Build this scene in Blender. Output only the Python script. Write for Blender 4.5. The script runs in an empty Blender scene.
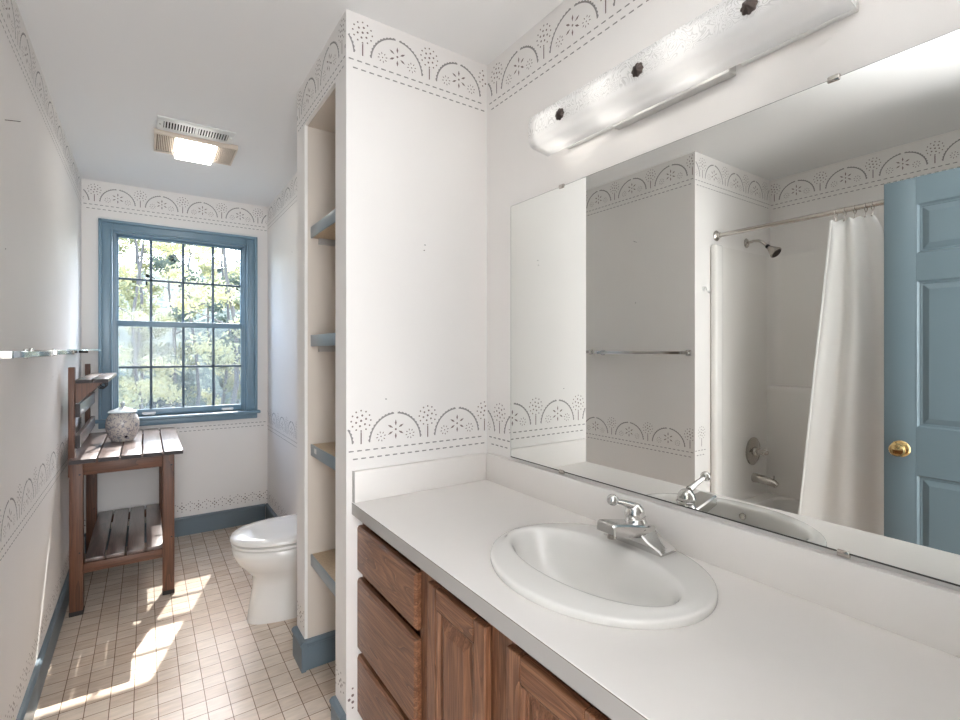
import bpy, bmesh, math, random
from math import sin, cos, pi, radians as R
from mathutils import Vector, Matrix

S = bpy.context.scene
COL = S.collection
random.seed(7)

# ------------------------------------------------------------------ camera
F_PX, YAW, H0, CAMZ = 490.18, 0.5987, 351.29, 1.3154
cd = bpy.data.cameras.new('camera'); cam = bpy.data.objects.new('camera', cd); COL.objects.link(cam)
cd.sensor_width = 36; cd.lens = F_PX / 960 * 36; cd.clip_start = 0.01; cd.clip_end = 300
cd.shift_y = (H0 - 360) / 960
cam.location = (0, 0, CAMZ); cam.rotation_euler = (R(90), 0, -YAW)
S.camera = cam

# ------------------------------------------------------------------ light and exposure
S.view_settings.view_transform = 'Standard'; S.view_settings.look = 'None'
S.view_settings.gamma = 1; S.view_settings.use_curve_mapping = False
S.view_settings.exposure = 0.80
SKY, SUN, HALL_FILL, HALL_FAR_FILL, BOUNCE_FILL, BULB, FANL = 1.15, 7.5, 8.5, 34.0, 12.0, 0.70, 8.0
S.cycles.max_bounces = 14; S.cycles.diffuse_bounces = 7; S.cycles.glossy_bounces = 6
S.cycles.transparent_max_bounces = 16; S.cycles.sample_clamp_indirect = 6
S.cycles.caustics_reflective = False; S.cycles.caustics_refractive = False

w = bpy.data.worlds.new('world'); S.world = w; w.use_nodes = True
nt = w.node_tree; nt.nodes.clear()
sky = nt.nodes.new('ShaderNodeTexSky'); sky.sky_type = 'NISHITA'; sky.sun_disc = False
sky.sun_elevation = R(47); sky.sun_rotation = R(18); sky.air_density = 1.0; sky.dust_density = 2.0
bgn = nt.nodes.new('ShaderNodeBackground'); bgn.inputs[1].default_value = SKY
wo = nt.nodes.new('ShaderNodeOutputWorld')
nt.links.new(sky.outputs[0], bgn.inputs[0]); nt.links.new(bgn.outputs[0], wo.inputs[0])

sl = bpy.data.lights.new('sun', 'SUN'); sl.energy = SUN; sl.angle = R(0.55); sl.color = (1, .96, .91)
so = bpy.data.objects.new('sun', sl); COL.objects.link(so)
so.rotation_euler = Vector((-.323, -1, -1.14)).to_track_quat('-Z', 'Y').to_euler(); so.location = (3, 12, 9)

hl = bpy.data.lights.new('hall_fill', 'AREA'); hl.shape = 'RECTANGLE'; hl.size = .72; hl.size_y = 1.8; hl.energy = HALL_FILL  # added fill just behind the doorway, no fixture there
hl.color = (.92, .96, 1)
ho = bpy.data.objects.new('hall_fill', hl); COL.objects.link(ho); ho.location = (.10, -.24, 1.12)
ho.rotation_euler = Vector((-.35, 1, .1)).to_track_quat('-Z', 'Y').to_euler()

h2 = hl.copy(); h2.name = 'hall_far_fill'; h2.energy = HALL_FAR_FILL; h2.size = .9; h2.size_y = 1.0  # second added fill further down the hall, reaches the far alcove
ho2 = bpy.data.objects.new('hall_far_fill', h2); COL.objects.link(ho2); ho2.location = (-.03, -1.75, 1.55)
ho2.rotation_euler = Vector((0, 1, 0)).to_track_quat('-Z', 'Y').to_euler()
# added unseen fill beside the camera, turned up to bounce off the ceiling
pl = bpy.data.lights.new('bounce_fill', 'AREA'); pl.shape = 'DISK'; pl.size = .8; pl.spread = R(80); pl.energy = BOUNCE_FILL; pl.color = (.97, .985, 1)
po = bpy.data.objects.new('bounce_fill', pl); COL.objects.link(po); po.location = (.22, .06, 1.25)
po.rotation_euler = Vector((.0, -.06, 1)).to_track_quat('-Z', 'Y').to_euler()

# ------------------------------------------------------------------ materials
def lin(c):
    return tuple(((v / 255) / 12.92 if v / 255 <= .04045 else ((v / 255 + .055) / 1.055) ** 2.4) for v in c)
def rgba(c): return (*lin(c), 1)

def newmat(name):
    m = bpy.data.materials.new(name); m.use_nodes = True
    t = m.node_tree
    return m, t, t.nodes['Principled BSDF']
def node(t, kind, **kw):
    n = t.nodes.new(kind)
    for k, v in kw.items(): setattr(n, k, v)
    return n

def plain(name, c, rough=.5, metal=0, coat=0, spec=.5, var=0, vscale=6, bump=0, bscale=200, emit=None):
    m, t, b = newmat(name)
    b.inputs['Base Color'].default_value = rgba(c); b.inputs['Roughness'].default_value = rough
    b.inputs['Metallic'].default_value = metal; b.inputs['Coat Weight'].default_value = coat
    b.inputs['Specular IOR Level'].default_value = spec
    tc = node(t, 'ShaderNodeTexCoord')
    if var:
        n = node(t, 'ShaderNodeTexNoise'); n.inputs['Scale'].default_value = vscale; n.inputs['Detail'].default_value = 4
        t.links.new(tc.outputs['Object'], n.inputs['Vector'])
        mx = node(t, 'ShaderNodeMixRGB', blend_type='MIX')
        l = lin(c)
        mx.inputs[1].default_value = (*[v * (1 - var) for v in l], 1)
        mx.inputs[2].default_value = (*[min(1, v * (1 + var)) for v in l], 1)
        t.links.new(n.outputs['Fac'], mx.inputs[0]); t.links.new(mx.outputs[0], b.inputs['Base Color'])
    if bump:
        n = node(t, 'ShaderNodeTexNoise'); n.inputs['Scale'].default_value = bscale; n.inputs['Detail'].default_value = 2
        t.links.new(tc.outputs['Object'], n.inputs['Vector'])
        bp = node(t, 'ShaderNodeBump'); bp.inputs['Strength'].default_value = bump; bp.inputs['Distance'].default_value = .002
        t.links.new(n.outputs['Fac'], bp.inputs['Height']); t.links.new(bp.outputs[0], b.inputs['Normal'])
    if emit:
        b.inputs['Emission Color'].default_value = (*emit[0], 1); b.inputs['Emission Strength'].default_value = emit[1]
    return m

def wood(name, c1, c2, c3, axis, rough=.4, scale=1.0, figure=True, coat=0.0):
    """grain runs along axis (0,1,2) in the part's own space"""
    m, t, b = newmat(name)
    tc = node(t, 'ShaderNodeTexCoord')
    def mapped(along, across):
        mp = node(t, 'ShaderNodeMapping')
        s = [across * scale] * 3; s[axis] = along * scale
        mp.inputs['Scale'].default_value = s
        t.links.new(tc.outputs['Object'], mp.inputs['Vector']); return mp
    mp1 = mapped(1.1, 11)
    n1 = node(t, 'ShaderNodeTexNoise'); n1.inputs['Scale'].default_value = 1.0; n1.inputs['Detail'].default_value = 2; n1.inputs['Distortion'].default_value = .3
    t.links.new(mp1.outputs[0], n1.inputs['Vector'])
    ml = node(t, 'ShaderNodeMath', operation='MULTIPLY'); ml.inputs[1].default_value = 12 if figure else 5
    t.links.new(n1.outputs['Fac'], ml.inputs[0])
    fr = node(t, 'ShaderNodeMath', operation='FRACT'); t.links.new(ml.outputs[0], fr.inputs[0])
    cr = node(t, 'ShaderNodeValToRGB')
    e = cr.color_ramp.elements
    e[0].position = 0; e[0].color = rgba(c2); e[1].position = 1; e[1].color = rgba(c1)
    k = e.new(.3); k.color = rgba(c1)
    k = e.new(.88); k.color = rgba(c1 if not figure else tuple((a + d) / 2 for a, d in zip(c1, c2)))
    t.links.new(fr.outputs[0], cr.inputs[0])
    mp2 = mapped(7, 330)
    n2 = node(t, 'ShaderNodeTexNoise'); n2.inputs['Scale'].default_value = 1; n2.inputs['Detail'].default_value = 3
    t.links.new(mp2.outputs[0], n2.inputs['Vector'])
    cr2 = node(t, 'ShaderNodeValToRGB'); cr2.color_ramp.elements[0].position = .36; cr2.color_ramp.elements[1].position = .56
    t.links.new(n2.outputs['Fac'], cr2.inputs[0])
    mx = node(t, 'ShaderNodeMixRGB', blend_type='MIX'); mx.inputs[1].default_value = rgba(c3)
    t.links.new(cr2.outputs[0], mx.inputs[0]); t.links.new(cr.outputs[0], mx.inputs[2])
    t.links.new(mx.outputs[0], b.inputs['Base Color'])
    b.inputs['Roughness'].default_value = rough; b.inputs['Coat Weight'].default_value = coat; b.inputs['Coat Roughness'].default_value = .25
    bp = node(t, 'ShaderNodeBump'); bp.inputs['Strength'].default_value = .25; bp.inputs['Distance'].default_value = .001
    t.links.new(cr2.outputs[0], bp.inputs['Height']); t.links.new(bp.outputs[0], b.inputs['Normal'])
    return m

def tile_floor():
    m, t, b = newmat('vinyl_tile_floor')
    tc = node(t, 'ShaderNodeTexCoord')
    mp = node(t, 'ShaderNodeMapping'); mp.inputs['Location'].default_value = (-.04 + .0015, -1.959 + .0015, 0)
    t.links.new(tc.outputs['Object'], mp.inputs['Vector'])
    br = node(t, 'ShaderNodeTexBrick'); br.offset = 0; br.squash = 1
    br.inputs['Color1'].default_value = rgba((216, 202, 187)); br.inputs['Color2'].default_value = rgba((200, 181, 163))
    br.inputs['Mortar'].default_value = rgba((118, 96, 80)); br.inputs['Scale'].default_value = 1
    br.inputs['Mortar Size'].default_value = .0016; br.inputs['Mortar Smooth'].default_value = .3
    br.inputs['Brick Width'].default_value = .0745; br.inputs['Row Height'].default_value = .0745
    t.links.new(mp.outputs[0], br.inputs['Vector'])
    n = node(t, 'ShaderNodeTexNoise'); n.inputs['Scale'].default_value = 38; n.inputs['Detail'].default_value = 5
    n2m = node(t, 'ShaderNodeMapping'); n2m.inputs['Scale'].default_value = (.35, 1.6, 1)
    t.links.new(tc.outputs['Object'], n2m.inputs['Vector']); t.links.new(n2m.outputs[0], n.inputs['Vector'])
    mr = node(t, 'ShaderNodeMapRange'); mr.inputs[1].default_value = .3; mr.inputs[2].default_value = .7
    mr.inputs[3].default_value = .87; mr.inputs[4].default_value = 1.10
    t.links.new(n.outputs['Fac'], mr.inputs[0])
    mx = node(t, 'ShaderNodeMixRGB', blend_type='MULTIPLY'); mx.inputs[0].default_value = 1
    t.links.new(br.outputs['Color'], mx.inputs[1]); t.links.new(mr.outputs[0], mx.inputs[2])
    t.links.new(mx.outputs[0], b.inputs['Base Color'])
    b.inputs['Roughness'].default_value = .27; b.inputs['Specular IOR Level'].default_value = .6
    nb = node(t, 'ShaderNodeTexNoise'); nb.inputs['Scale'].default_value = 260; nb.inputs['Detail'].default_value = 2
    t.links.new(tc.outputs['Object'], nb.inputs['Vector'])
    ad = node(t, 'ShaderNodeMath', operation='MULTIPLY_ADD'); ad.inputs[1].default_value = -1.2
    t.links.new(br.outputs['Fac'], ad.inputs[0]); t.links.new(nb.outputs['Fac'], ad.inputs[2])
    bp = node(t, 'ShaderNodeBump'); bp.inputs['Strength'].default_value = .35; bp.inputs['Distance'].default_value = .0015
    t.links.new(ad.outputs[0], bp.inputs['Height']); t.links.new(bp.outputs[0], b.inputs['Normal'])
    return m

def mix_shader(name, parts):
    """parts: list of (weight, bsdf node type, colour, roughness); mixed by constant weights"""
    m = bpy.data.materials.new(name); m.use_nodes = True; t = m.node_tree; t.nodes.clear()
    out = t.nodes.new('ShaderNodeOutputMaterial'); cur = None; acc = 0
    for wgt, kind, c, rg in parts:
        n = t.nodes.new(kind); n.inputs['Color'].default_value = (*c, 1)
        if rg is not None and 'Roughness' in n.inputs: n.inputs['Roughness'].default_value = rg
        if cur is None: cur = n.outputs[0]; acc = wgt
        else:
            mx = t.nodes.new('ShaderNodeMixShader'); acc += wgt; mx.inputs[0].default_value = wgt / acc
            t.links.new(cur, mx.inputs[1]); t.links.new(n.outputs[0], mx.inputs[2]); cur = mx.outputs[0]
    t.links.new(cur, out.inputs[0]); return m

M = {}
M['wall'] = plain('wall_paint', (232, 229, 226), .7, var=.02, vscale=5, spec=.3)
M['shadowbrown'] = plain('brown_vent_shade', (112, 84, 66), .8)
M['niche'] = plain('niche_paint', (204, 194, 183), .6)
M['ceil'] = plain('ceiling_paint', (236, 236, 236), .75)
M['sgray'] = plain('stencil_grey', (140, 138, 136), .6)
M['sbrown'] = plain('stencil_brown', (124, 110, 107), .6)
M['blue'] = plain('blue_trim_paint', (115, 142, 159), .35, var=.04, vscale=4)
M['slate'] = plain('blue_muntin_backlit_shade', (78, 96, 112), .4)  # blue trim darkened here: backlit shade put into the colour
M['basebd'] = plain('blue_baseboard_paint', (104, 118, 128), .4, var=.04, vscale=8)
M['doorblue'] = plain('blue_door_paint', (102, 119, 127), .4, bump=.08, bscale=90)
M['white'] = plain('white_paint', (226, 226, 224), .4)
M['floor'] = tile_floor()
M['lam'] = plain('white_laminate', (230, 226, 222), .35, var=.01, vscale=30)
M['lamedge'] = plain('grey_laminate_edge', (172, 169, 166), .4)
M['seam'] = plain('laminate_seam', (86, 74, 66), .6)
M['porc'] = plain('white_porcelain', (226, 224, 220), .12, coat=.4)
M['fibre'] = plain('white_fibreglass', (240, 237, 233), .22, coat=.3)
M['chrome'] = plain('chrome', (214, 213, 211), .13, metal=1)
M['steel'] = plain('brushed_nickel', (200, 194, 187), .2, metal=1)
M['bronze'] = plain('dark_bronze', (74, 64, 60), .45, metal=.6)
M['satin'] = plain('satin_metal', (205, 204, 202), .5, metal=.6)
M['brass'] = plain('polished_brass', (206, 178, 126), .14, metal=1)
M['black'] = plain('black_iron', (22, 22, 26), .5)
M['dark'] = plain('dark_hole', (38, 36, 34), .8)
M['mirror'] = plain('mirror_silver', (234, 235, 232), 0.0, metal=1)
M['mirroredge'] = plain('mirror_edge', (58, 56, 54), .3)
M['curtain'] = plain('white_curtain_cloth', (246, 245, 243), .85, bump=.1, bscale=400)
M['beige'] = plain('beige_plastic', (216, 203, 188), .5)
M['lens'] = plain('light_lens', (250, 248, 240), .4, emit=((1, .97, .92), FANL))
M['bulb'] = plain('lit_bulb', (255, 255, 250), .4, emit=((1, .96, .9), BULB * 6))
M['bulboff'] = plain('unlit_bulb', (235, 233, 228), .3)
OAK = ((150, 106, 78), (84, 48, 28), (102, 64, 42))
M['oakv'] = wood('oak_vertical_grain', *OAK, 2, .38, coat=.15)
M['oakh'] = wood('oak_horizontal_grain', *OAK, 1, .38, coat=.15)
BW = ((108, 70, 50), (72, 46, 34), (82, 55, 42))
M['bwx'] = wood('bench_wood_across', *BW, 0, .42, figure=False)
M['bwy'] = wood('bench_wood_along', (104, 86, 80), (74, 60, 56), (82, 66, 62), 1, .30, figure=False, coat=.9)
M['bwz'] = wood('bench_wood_upright', *BW, 2, .45, figure=False)
M['bend'] = plain('dark_end_grain', (52, 46, 48), .6)
M['rubber'] = plain('dark_foot', (44, 38, 36), .7)
M['particle'] = plain('particle_board', (184, 164, 138), .6, var=.28, vscale=120)
M['shelfblue'] = plain('blue_grey_shelf_edge', (126, 140, 148), .3)
M['glass'] = mix_shader('window_glass', [(.995, 'ShaderNodeBsdfTransparent', (.98, .99, .99), None), (.005, 'ShaderNodeBsdfGlossy', (1, 1, 1), .02)])
M['shelfglass'] = mix_shader('shelf_glass', [(.45, 'ShaderNodeBsdfTransparent', (.75, .9, .93), None), (.3, 'ShaderNodeBsdfGlossy', (.9, 1, 1), .05), (.25, 'ShaderNodeBsdfDiffuse', (.6, .8, .86), None)])
M['screen'] = mix_shader('insect_screen', [(.72, 'ShaderNodeBsdfTransparent', (1, 1, 1), None), (.28, 'ShaderNodeBsdfDiffuse', (.42, .45, .48), None)])
def shade_mat():
    m = mix_shader('etched_glass', [(.62, 'ShaderNodeBsdfTranslucent', (.97, .97, .97), None), (.08, 'ShaderNodeBsdfTransparent', (.95, .95, .95), None),
                                    (.20, 'ShaderNodeBsdfDiffuse', (.9, .9, .9), None), (.10, 'ShaderNodeBsdfGlossy', (1, 1, 1), .15)])
    t = m.node_tree                                   # scrolls cut into the upper half of the pane
    tc = node(t, 'ShaderNodeTexCoord'); n = node(t, 'ShaderNodeTexNoise')
    n.inputs['Scale'].default_value = 13; n.inputs['Detail'].default_value = 1; n.inputs['Distortion'].default_value = 3.0
    t.links.new(tc.outputs['Object'], n.inputs['Vector'])
    ml = node(t, 'ShaderNodeMath', operation='PINGPONG'); ml.inputs[1].default_value = .05
    t.links.new(n.outputs['Fac'], ml.inputs[0])
    mr = node(t, 'ShaderNodeMapRange'); mr.inputs[1].default_value = .030; mr.inputs[2].default_value = .040; mr.inputs[3].default_value = 0; mr.inputs[4].default_value = .45
    t.links.new(ml.outputs[0], mr.inputs[0])
    sx = node(t, 'ShaderNodeSeparateXYZ'); t.links.new(tc.outputs['Object'], sx.inputs[0])
    mz = node(t, 'ShaderNodeMapRange'); mz.inputs[1].default_value = .012; mz.inputs[2].default_value = .024
    t.links.new(sx.outputs['Z'], mz.inputs[0])
    mm = node(t, 'ShaderNodeMath', operation='MULTIPLY'); t.links.new(mr.outputs[0], mm.inputs[0]); t.links.new(mz.outputs[0], mm.inputs[1])
    out = next(q for q in t.nodes if q.type == 'OUTPUT_MATERIAL'); prev = out.inputs[0].links[0].from_socket
    d = node(t, 'ShaderNodeBsdfDiffuse'); d.inputs['Color'].default_value = (.6, .6, .6, 1)
    tr = node(t, 'ShaderNodeBsdfTransparent')
    m1 = node(t, 'ShaderNodeMixShader'); m1.inputs[0].default_value = .5; t.links.new(d.outputs[0], m1.inputs[1]); t.links.new(tr.outputs[0], m1.inputs[2])
    m2 = node(t, 'ShaderNodeMixShader'); t.links.new(mm.outputs[0], m2.inputs[0]); t.links.new(prev, m2.inputs[1]); t.links.new(m1.outputs[0], m2.inputs[2])
    t.links.new(m2.outputs[0], out.inputs[0])
    return m
M['shade'] = shade_mat()
def jar_mat():
    m, t, b = newmat('painted_ceramic')
    tc = node(t, 'ShaderNodeTexCoord')
    v = node(t, 'ShaderNodeTexVoronoi'); v.inputs['Scale'].default_value = 60
    n = node(t, 'ShaderNodeTexNoise'); n.inputs['Scale'].default_value = 48; n.inputs['Detail'].default_value = 3; n.inputs['Distortion'].default_value = 1.5
    for q in (v, n): t.links.new(tc.outputs['Object'], q.inputs['Vector'])
    c1 = node(t, 'ShaderNodeValToRGB'); e = c1.color_ramp.elements
    e[0].position = .40; e[0].color = rgba((146, 146, 154)); e[1].position = .5; e[1].color = rgba((206, 200, 193))
    t.links.new(n.outputs['Fac'], c1.inputs[0])
    c2 = node(t, 'ShaderNodeValToRGB'); e = c2.color_ramp.elements
    e[0].position = .16; e[0].color = (1, 1, 1, 1); e[1].position = .2; e[1].color = (0, 0, 0, 1)
    t.links.new(v.outputs['Distance'], c2.inputs[0])
    mx = node(t, 'ShaderNodeMixRGB'); mx.inputs[2].default_value = rgba((128, 124, 134))
    t.links.new(c2.outputs[0], mx.inputs[0]); t.links.new(c1.outputs[0], mx.inputs[1])
    v2 = node(t, 'ShaderNodeTexVoronoi'); v2.inputs['Scale'].default_value = 13
    t.links.new(tc.outputs['Object'], v2.inputs['Vector'])
    c3 = node(t, 'ShaderNodeValToRGB'); e = c3.color_ramp.elements
    e[0].position = .13; e[0].color = (1, 1, 1, 1); e[1].position = .16; e[1].color = (0, 0, 0, 1)
    t.links.new(v2.outputs['Distance'], c3.inputs[0])
    m2 = node(t, 'ShaderNodeMixRGB'); m2.inputs[2].default_value = rgba((46, 40, 52))
    t.links.new(c3.outputs[0], m2.inputs[0]); t.links.new(mx.outputs[0], m2.inputs[1])
    t.links.new(m2.outputs[0], b.inputs['Base Color']); b.inputs['Roughness'].default_value = .25
    return m
M['jar'] = jar_mat()
M['jarlid'] = plain('pale_blue_ceramic', (176, 188, 196), .2)
def leaf_mat(name, c):
    return mix_shader(name, [(.55, 'ShaderNodeBsdfDiffuse', lin(c), None), (.45, 'ShaderNodeBsdfTranslucent', lin(c), None)])
M['leafa'] = leaf_mat('leaf_yellow_green', (160, 160, 124)); M['leafb'] = leaf_mat('leaf_grey_green', (108, 118, 106)); M['leafc'] = leaf_mat('leaf_dark_green', (66, 78, 76))
M['leafd'] = leaf_mat('leaf_pale_yellow', (206, 202, 160)); M['bark'] = plain('tree_bark', (120, 112, 106), .9, var=.2, vscale=14)
M['earth'] = plain('forest_floor', (104, 102, 90), .95, var=.3, vscale=1.2)

def woodland_mat():
    m, t, b = newmat('distant_foliage')
    tc = node(t, 'ShaderNodeTexCoord'); n = node(t, 'ShaderNodeTexNoise'); n.inputs['Scale'].default_value = 2.4; n.inputs['Detail'].default_value = 9; n.inputs['Roughness'].default_value = .75
    t.links.new(tc.outputs['Object'], n.inputs['Vector'])
    c = node(t, 'ShaderNodeValToRGB'); e = c.color_ramp.elements
    e[0].position = .38; e[0].color = rgba((48, 58, 54)); e[1].position = .64; e[1].color = rgba((170, 168, 140))
    k = e.new(.5); k.color = rgba((96, 104, 88))
    t.links.new(n.outputs['Fac'], c.inputs[0]); t.links.new(c.outputs[0], b.inputs['Base Color']); b.inputs['Roughness'].default_value = .95
    return m
M['woodland'] = woodland_mat()

# ------------------------------------------------------------------ mesh helpers
class MB:
    def __init__(s): s.v = []; s.f = []; s.mi = []; s.mats = []; s.cur = 0
    def mat(s, m):
        if m not in s.mats: s.mats.append(m)
        s.cur = s.mats.index(m); return s
    def face(s, pts):
        k = len(s.v); s.v += [tuple(p) for p in pts]; s.f.append(tuple(range(k, k + len(pts)))); s.mi.append(s.cur)
    def bm(s, b):
        k = len(s.v); b.verts.index_update()
        s.v += [tuple(q.co) for q in b.verts]
        for f in b.faces: s.f.append(tuple(q.index + k for q in f.verts)); s.mi.append(s.cur)
        b.free(); return s
    def box(s, x0, y0, z0, x1, y1, z1, bev=0, seg=2, mtx=None):
        b = bmesh.new(); bmesh.ops.create_cube(b, size=1)
        sx, sy, sz = abs(x1 - x0), abs(y1 - y0), abs(z1 - z0)
        for q in b.verts: q.co = (q.co.x * sx, q.co.y * sy, q.co.z * sz)
        if bev: bmesh.ops.bevel(b, geom=b.edges[:], offset=min(bev, .45 * min(sx, sy, sz)), segments=seg, profile=.5, affect='EDGES')
        c = Vector(((x0 + x1) / 2, (y0 + y1) / 2, (z0 + z1) / 2))
        for q in b.verts: q.co = (mtx @ q.co if mtx else q.co) + c
        return s.bm(b)
    def loops(s, loops, close=True, cap0=True, cap1=True):
        """loft through closed rings with equal counts"""
        k = len(s.v); n = len(loops[0])
        for l in loops: s.v += [tuple(p) for p in l]
        for i in range(len(loops) - 1):
            for j in range(n if close else n - 1):
                a, b_ = k + i * n + j, k + i * n + (j + 1) % n
                s.f.append((a, b_, b_ + n, a + n)); s.mi.append(s.cur)
        if cap0: s.f.append(tuple(k + j for j in reversed(range(n)))); s.mi.append(s.cur)
        if cap1: s.f.append(tuple(k + (len(loops) - 1) * n + j for j in range(n))); s.mi.append(s.cur)
        return s
    def tube(s, pts, r, n=12, caps=True):
        pts = [Vector(p) for p in pts]; rs = r if isinstance(r, (list, tuple)) else [r] * len(pts)
        out = []; up = None
        for i, p in enumerate(pts):
            d = ((pts[min(i + 1, len(pts) - 1)] - pts[max(i - 1, 0)])).normalized()
            if up is None:
                up = d.orthogonal().normalized()
            up = (up - d * up.dot(d)); up = up.normalized() if up.length > 1e-6 else d.orthogonal().normalized()
            q = d.cross(up)
            out.append([p + (up * cos(2 * pi * j / n) + q * sin(2 * pi * j / n)) * rs[i] for j in range(n)])
        return s.loops(out, cap0=caps, cap1=caps)
    def lathe(s, prof, c, axis=(0, 0, 1), n=32, caps=True):
        """prof: (radius, height) pairs along axis from point c"""
        a = Vector(axis).normalized(); u = a.orthogonal().normalized(); q = a.cross(u); c = Vector(c)
        return s.loops([[c + a * h + (u * cos(2 * pi * j / n) + q * sin(2 * pi * j / n)) * max(r, 1e-5) for j in range(n)] for r, h in prof], cap0=caps, cap1=caps)
    def ball(s, c, r, n=16):
        return s.lathe([(r * sin(pi * i / n), -r * cos(pi * i / n)) for i in range(n + 1)], c, n=2 * n, caps=False)
    def prism(s, pts, axis, a, b_):
        """2-D outline pts extruded along axis index from a to b_"""
        def p3(p, h):
            q = list(p); q.insert(axis, h); return q
        return s.loops([[p3(p, a) for p in pts], [p3(p, b_) for p in pts]])
    def panel(s, plane, axis, a0, b0, a1, b1, prof, sign, back=False):
        """concentric rectangles: prof = [(inset, height)] out of plane coordinate along axis"""
        def p3(a, b_, h):
            q = [a, b_]; q.insert(axis, plane + sign * h); return q
        L = [[p3(a0 + i, b0 + i, h), p3(a1 - i, b0 + i, h), p3(a1 - i, b1 - i, h), p3(a0 + i, b1 - i, h)] for i, h in prof]
        L2 = [tuple(map(tuple, l)) for l in L]
        for i in range(len(L2) - 1):
            for j in range(4):
                s.face([L2[i][j], L2[i][(j + 1) % 4], L2[i + 1][(j + 1) % 4], L2[i + 1][j]])
        s.face(L2[-1])
        if back: s.face(L2[0])
        return s
    def build(s, name, m=None, parent=None, smooth=35, solid=0):
        off = Vector((0, 0, 0))
        p = parent
        while p is not None: off += p.location; p = p.parent
        me = bpy.data.meshes.new(name); me.from_pydata([tuple(Vector(q) - off) for q in s.v], [], s.f); me.validate()
        for q in (s.mats or [m]): me.materials.append(q)
        if s.mats and len(me.polygons) == len(s.mi):
            for i, f in enumerate(me.polygons): f.material_index = s.mi[i]
        b = bmesh.new(); b.from_mesh(me); bmesh.ops.remove_doubles(b, verts=b.verts, dist=1e-6)
        bmesh.ops.recalc_face_normals(b, faces=b.faces); b.to_mesh(me); b.free()
        if smooth:
            me.shade_smooth(); me.set_sharp_from_angle(angle=R(smooth))
        o = bpy.data.objects.new(name, me); COL.objects.link(o)
        if parent: o.parent = parent
        if solid:
            md = o.modifiers.new('solid', 'SOLIDIFY'); md.thickness = solid; md.offset = 0
        return o

def tag(o, label, cat, group=None, kind=None):
    o['label'] = label; o['category'] = cat
    if group: o['group'] = group
    if kind: o['kind'] = kind
    return o
def thing(name, label, cat, loc, group=None):
    o = bpy.data.objects.new(name, None); COL.objects.link(o); o.location = loc; o.empty_display_size = .05
    return tag(o, label, cat, group)
def struct(o, label=None, cat=None):
    o['kind'] = 'structure'
    if label: o['label'] = label
    if cat: o['category'] = cat
    return o
def copy_tree(o, loc, label, group=None):
    r = o.copy(); COL.objects.link(r); r.location = loc; r['label'] = label
    if group: r['group'] = group
    def rec(a, b):
        for ch in list(a.children):
            c = ch.copy(); COL.objects.link(c); c.parent = b; rec(ch, c)
    rec(o, r); return r

# ------------------------------------------------------------------ the room
XL, YW, XT, XP, YP, XM, ZC, ZB, XC = -.3444, 4.091, .785, .5444, 1.5775, 1.11, .8176, .9198, .5623
YS, ZT, YT = 2.211, 2.44, 1.596
XTB = -1.2

def stencil(smin, smax, z0, c, per, arches=True, dashes=True, trees=True):
    out = []; k = per / .252
    def add(p, col):
        if all(smin <= q[0] <= smax for q in p): out.append((p, col))
    def dot(x, z, r, col, n=6): add([(x + r * cos(2 * pi * i / n), z + r * sin(2 * pi * i / n)) for i in range(n)], col)
    def petal(x, z, ang, r0, r1, wd, col):
        u = (cos(ang), sin(ang)); v = (-u[1], u[0]); m = (r0 + r1) / 2
        add([(x + u[0] * r0, z + u[1] * r0), (x + u[0] * m + v[0] * wd, z + u[1] * m + v[1] * wd), (x + u[0] * r1, z + u[1] * r1), (x + u[0] * m - v[0] * wd, z + u[1] * m - v[1] * wd)], col)
    n0 = int(math.floor((smin - c) / per)) - 1; n1 = int(math.ceil((smax - c) / per)) + 1
    for i in range(n0, n1 + 1):
        x = c + i * per
        if arches:
            for half in ((3, 86), (94, 177)):
                N = 22
                for j in range(N):
                    a0 = R(half[0] + (half[1] - half[0]) * j / N); a1 = R(half[0] + (half[1] - half[0]) * (j + 1) / N)
                    o0 = 1.0 + (.035 if j % 2 else 0); o1 = 1.0 + (0 if j % 2 else .035)
                    rx, rz = .0985 * k, .1
                    add([(x + rx * .955 * cos(a0), z0 + rz * .955 * sin(a0)), (x + rx * o0 * cos(a0), z0 + rz * o0 * sin(a0)),
                         (x + rx * o1 * cos(a1), z0 + rz * o1 * sin(a1)), (x + rx * .955 * cos(a1), z0 + rz * .955 * sin(a1))], 1)
            for q in range(6): petal(x, z0 + .041, pi / 2 + q * pi / 3, .012, .034, .0036, 2)
            dot(x, z0 + .041, .004, 2)
            for sg in (-1, 1):
                fx, fz = x + sg * .055 * k, z0 + .021
                for q in range(8): petal(fx, fz, q * pi / 4 + .2, .010, .019, .0019, 2)
                dot(fx, fz, .0025, 2)
        if trees:
            tx = x + per / 2
            add([(tx - .0022, z0 + .002), (tx + .0022, z0 + .002), (tx + .0022, z0 + .042), (tx - .0022, z0 + .042)], 2)
            dot(tx, z0 + .08, .0042, 2)
            for q in range(6): dot(tx + .018 * cos(q * pi / 3 + .3), z0 + .08 + .018 * sin(q * pi / 3 + .3), .0038, 2)
            for q in range(12): dot(tx + .034 * cos(q * pi / 6), z0 + .08 + .034 * sin(q * pi / 6), .0031, 2)
    if dashes:
        st = .0285
        for row, (dz, sh) in enumerate(((-.0195, 0), (-.046, .5))):
            q = smin + .006 + sh * st
            while q + .017 < smax:
                add([(q, z0 + dz - .0018), (q + .003, z0 + dz - .0024), (q + .017, z0 + dz - .0018), (q + .017, z0 + dz + .0018), (q + .003, z0 + dz + .0024), (q, z0 + dz + .0018)], 1); q += st
    return out
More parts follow.
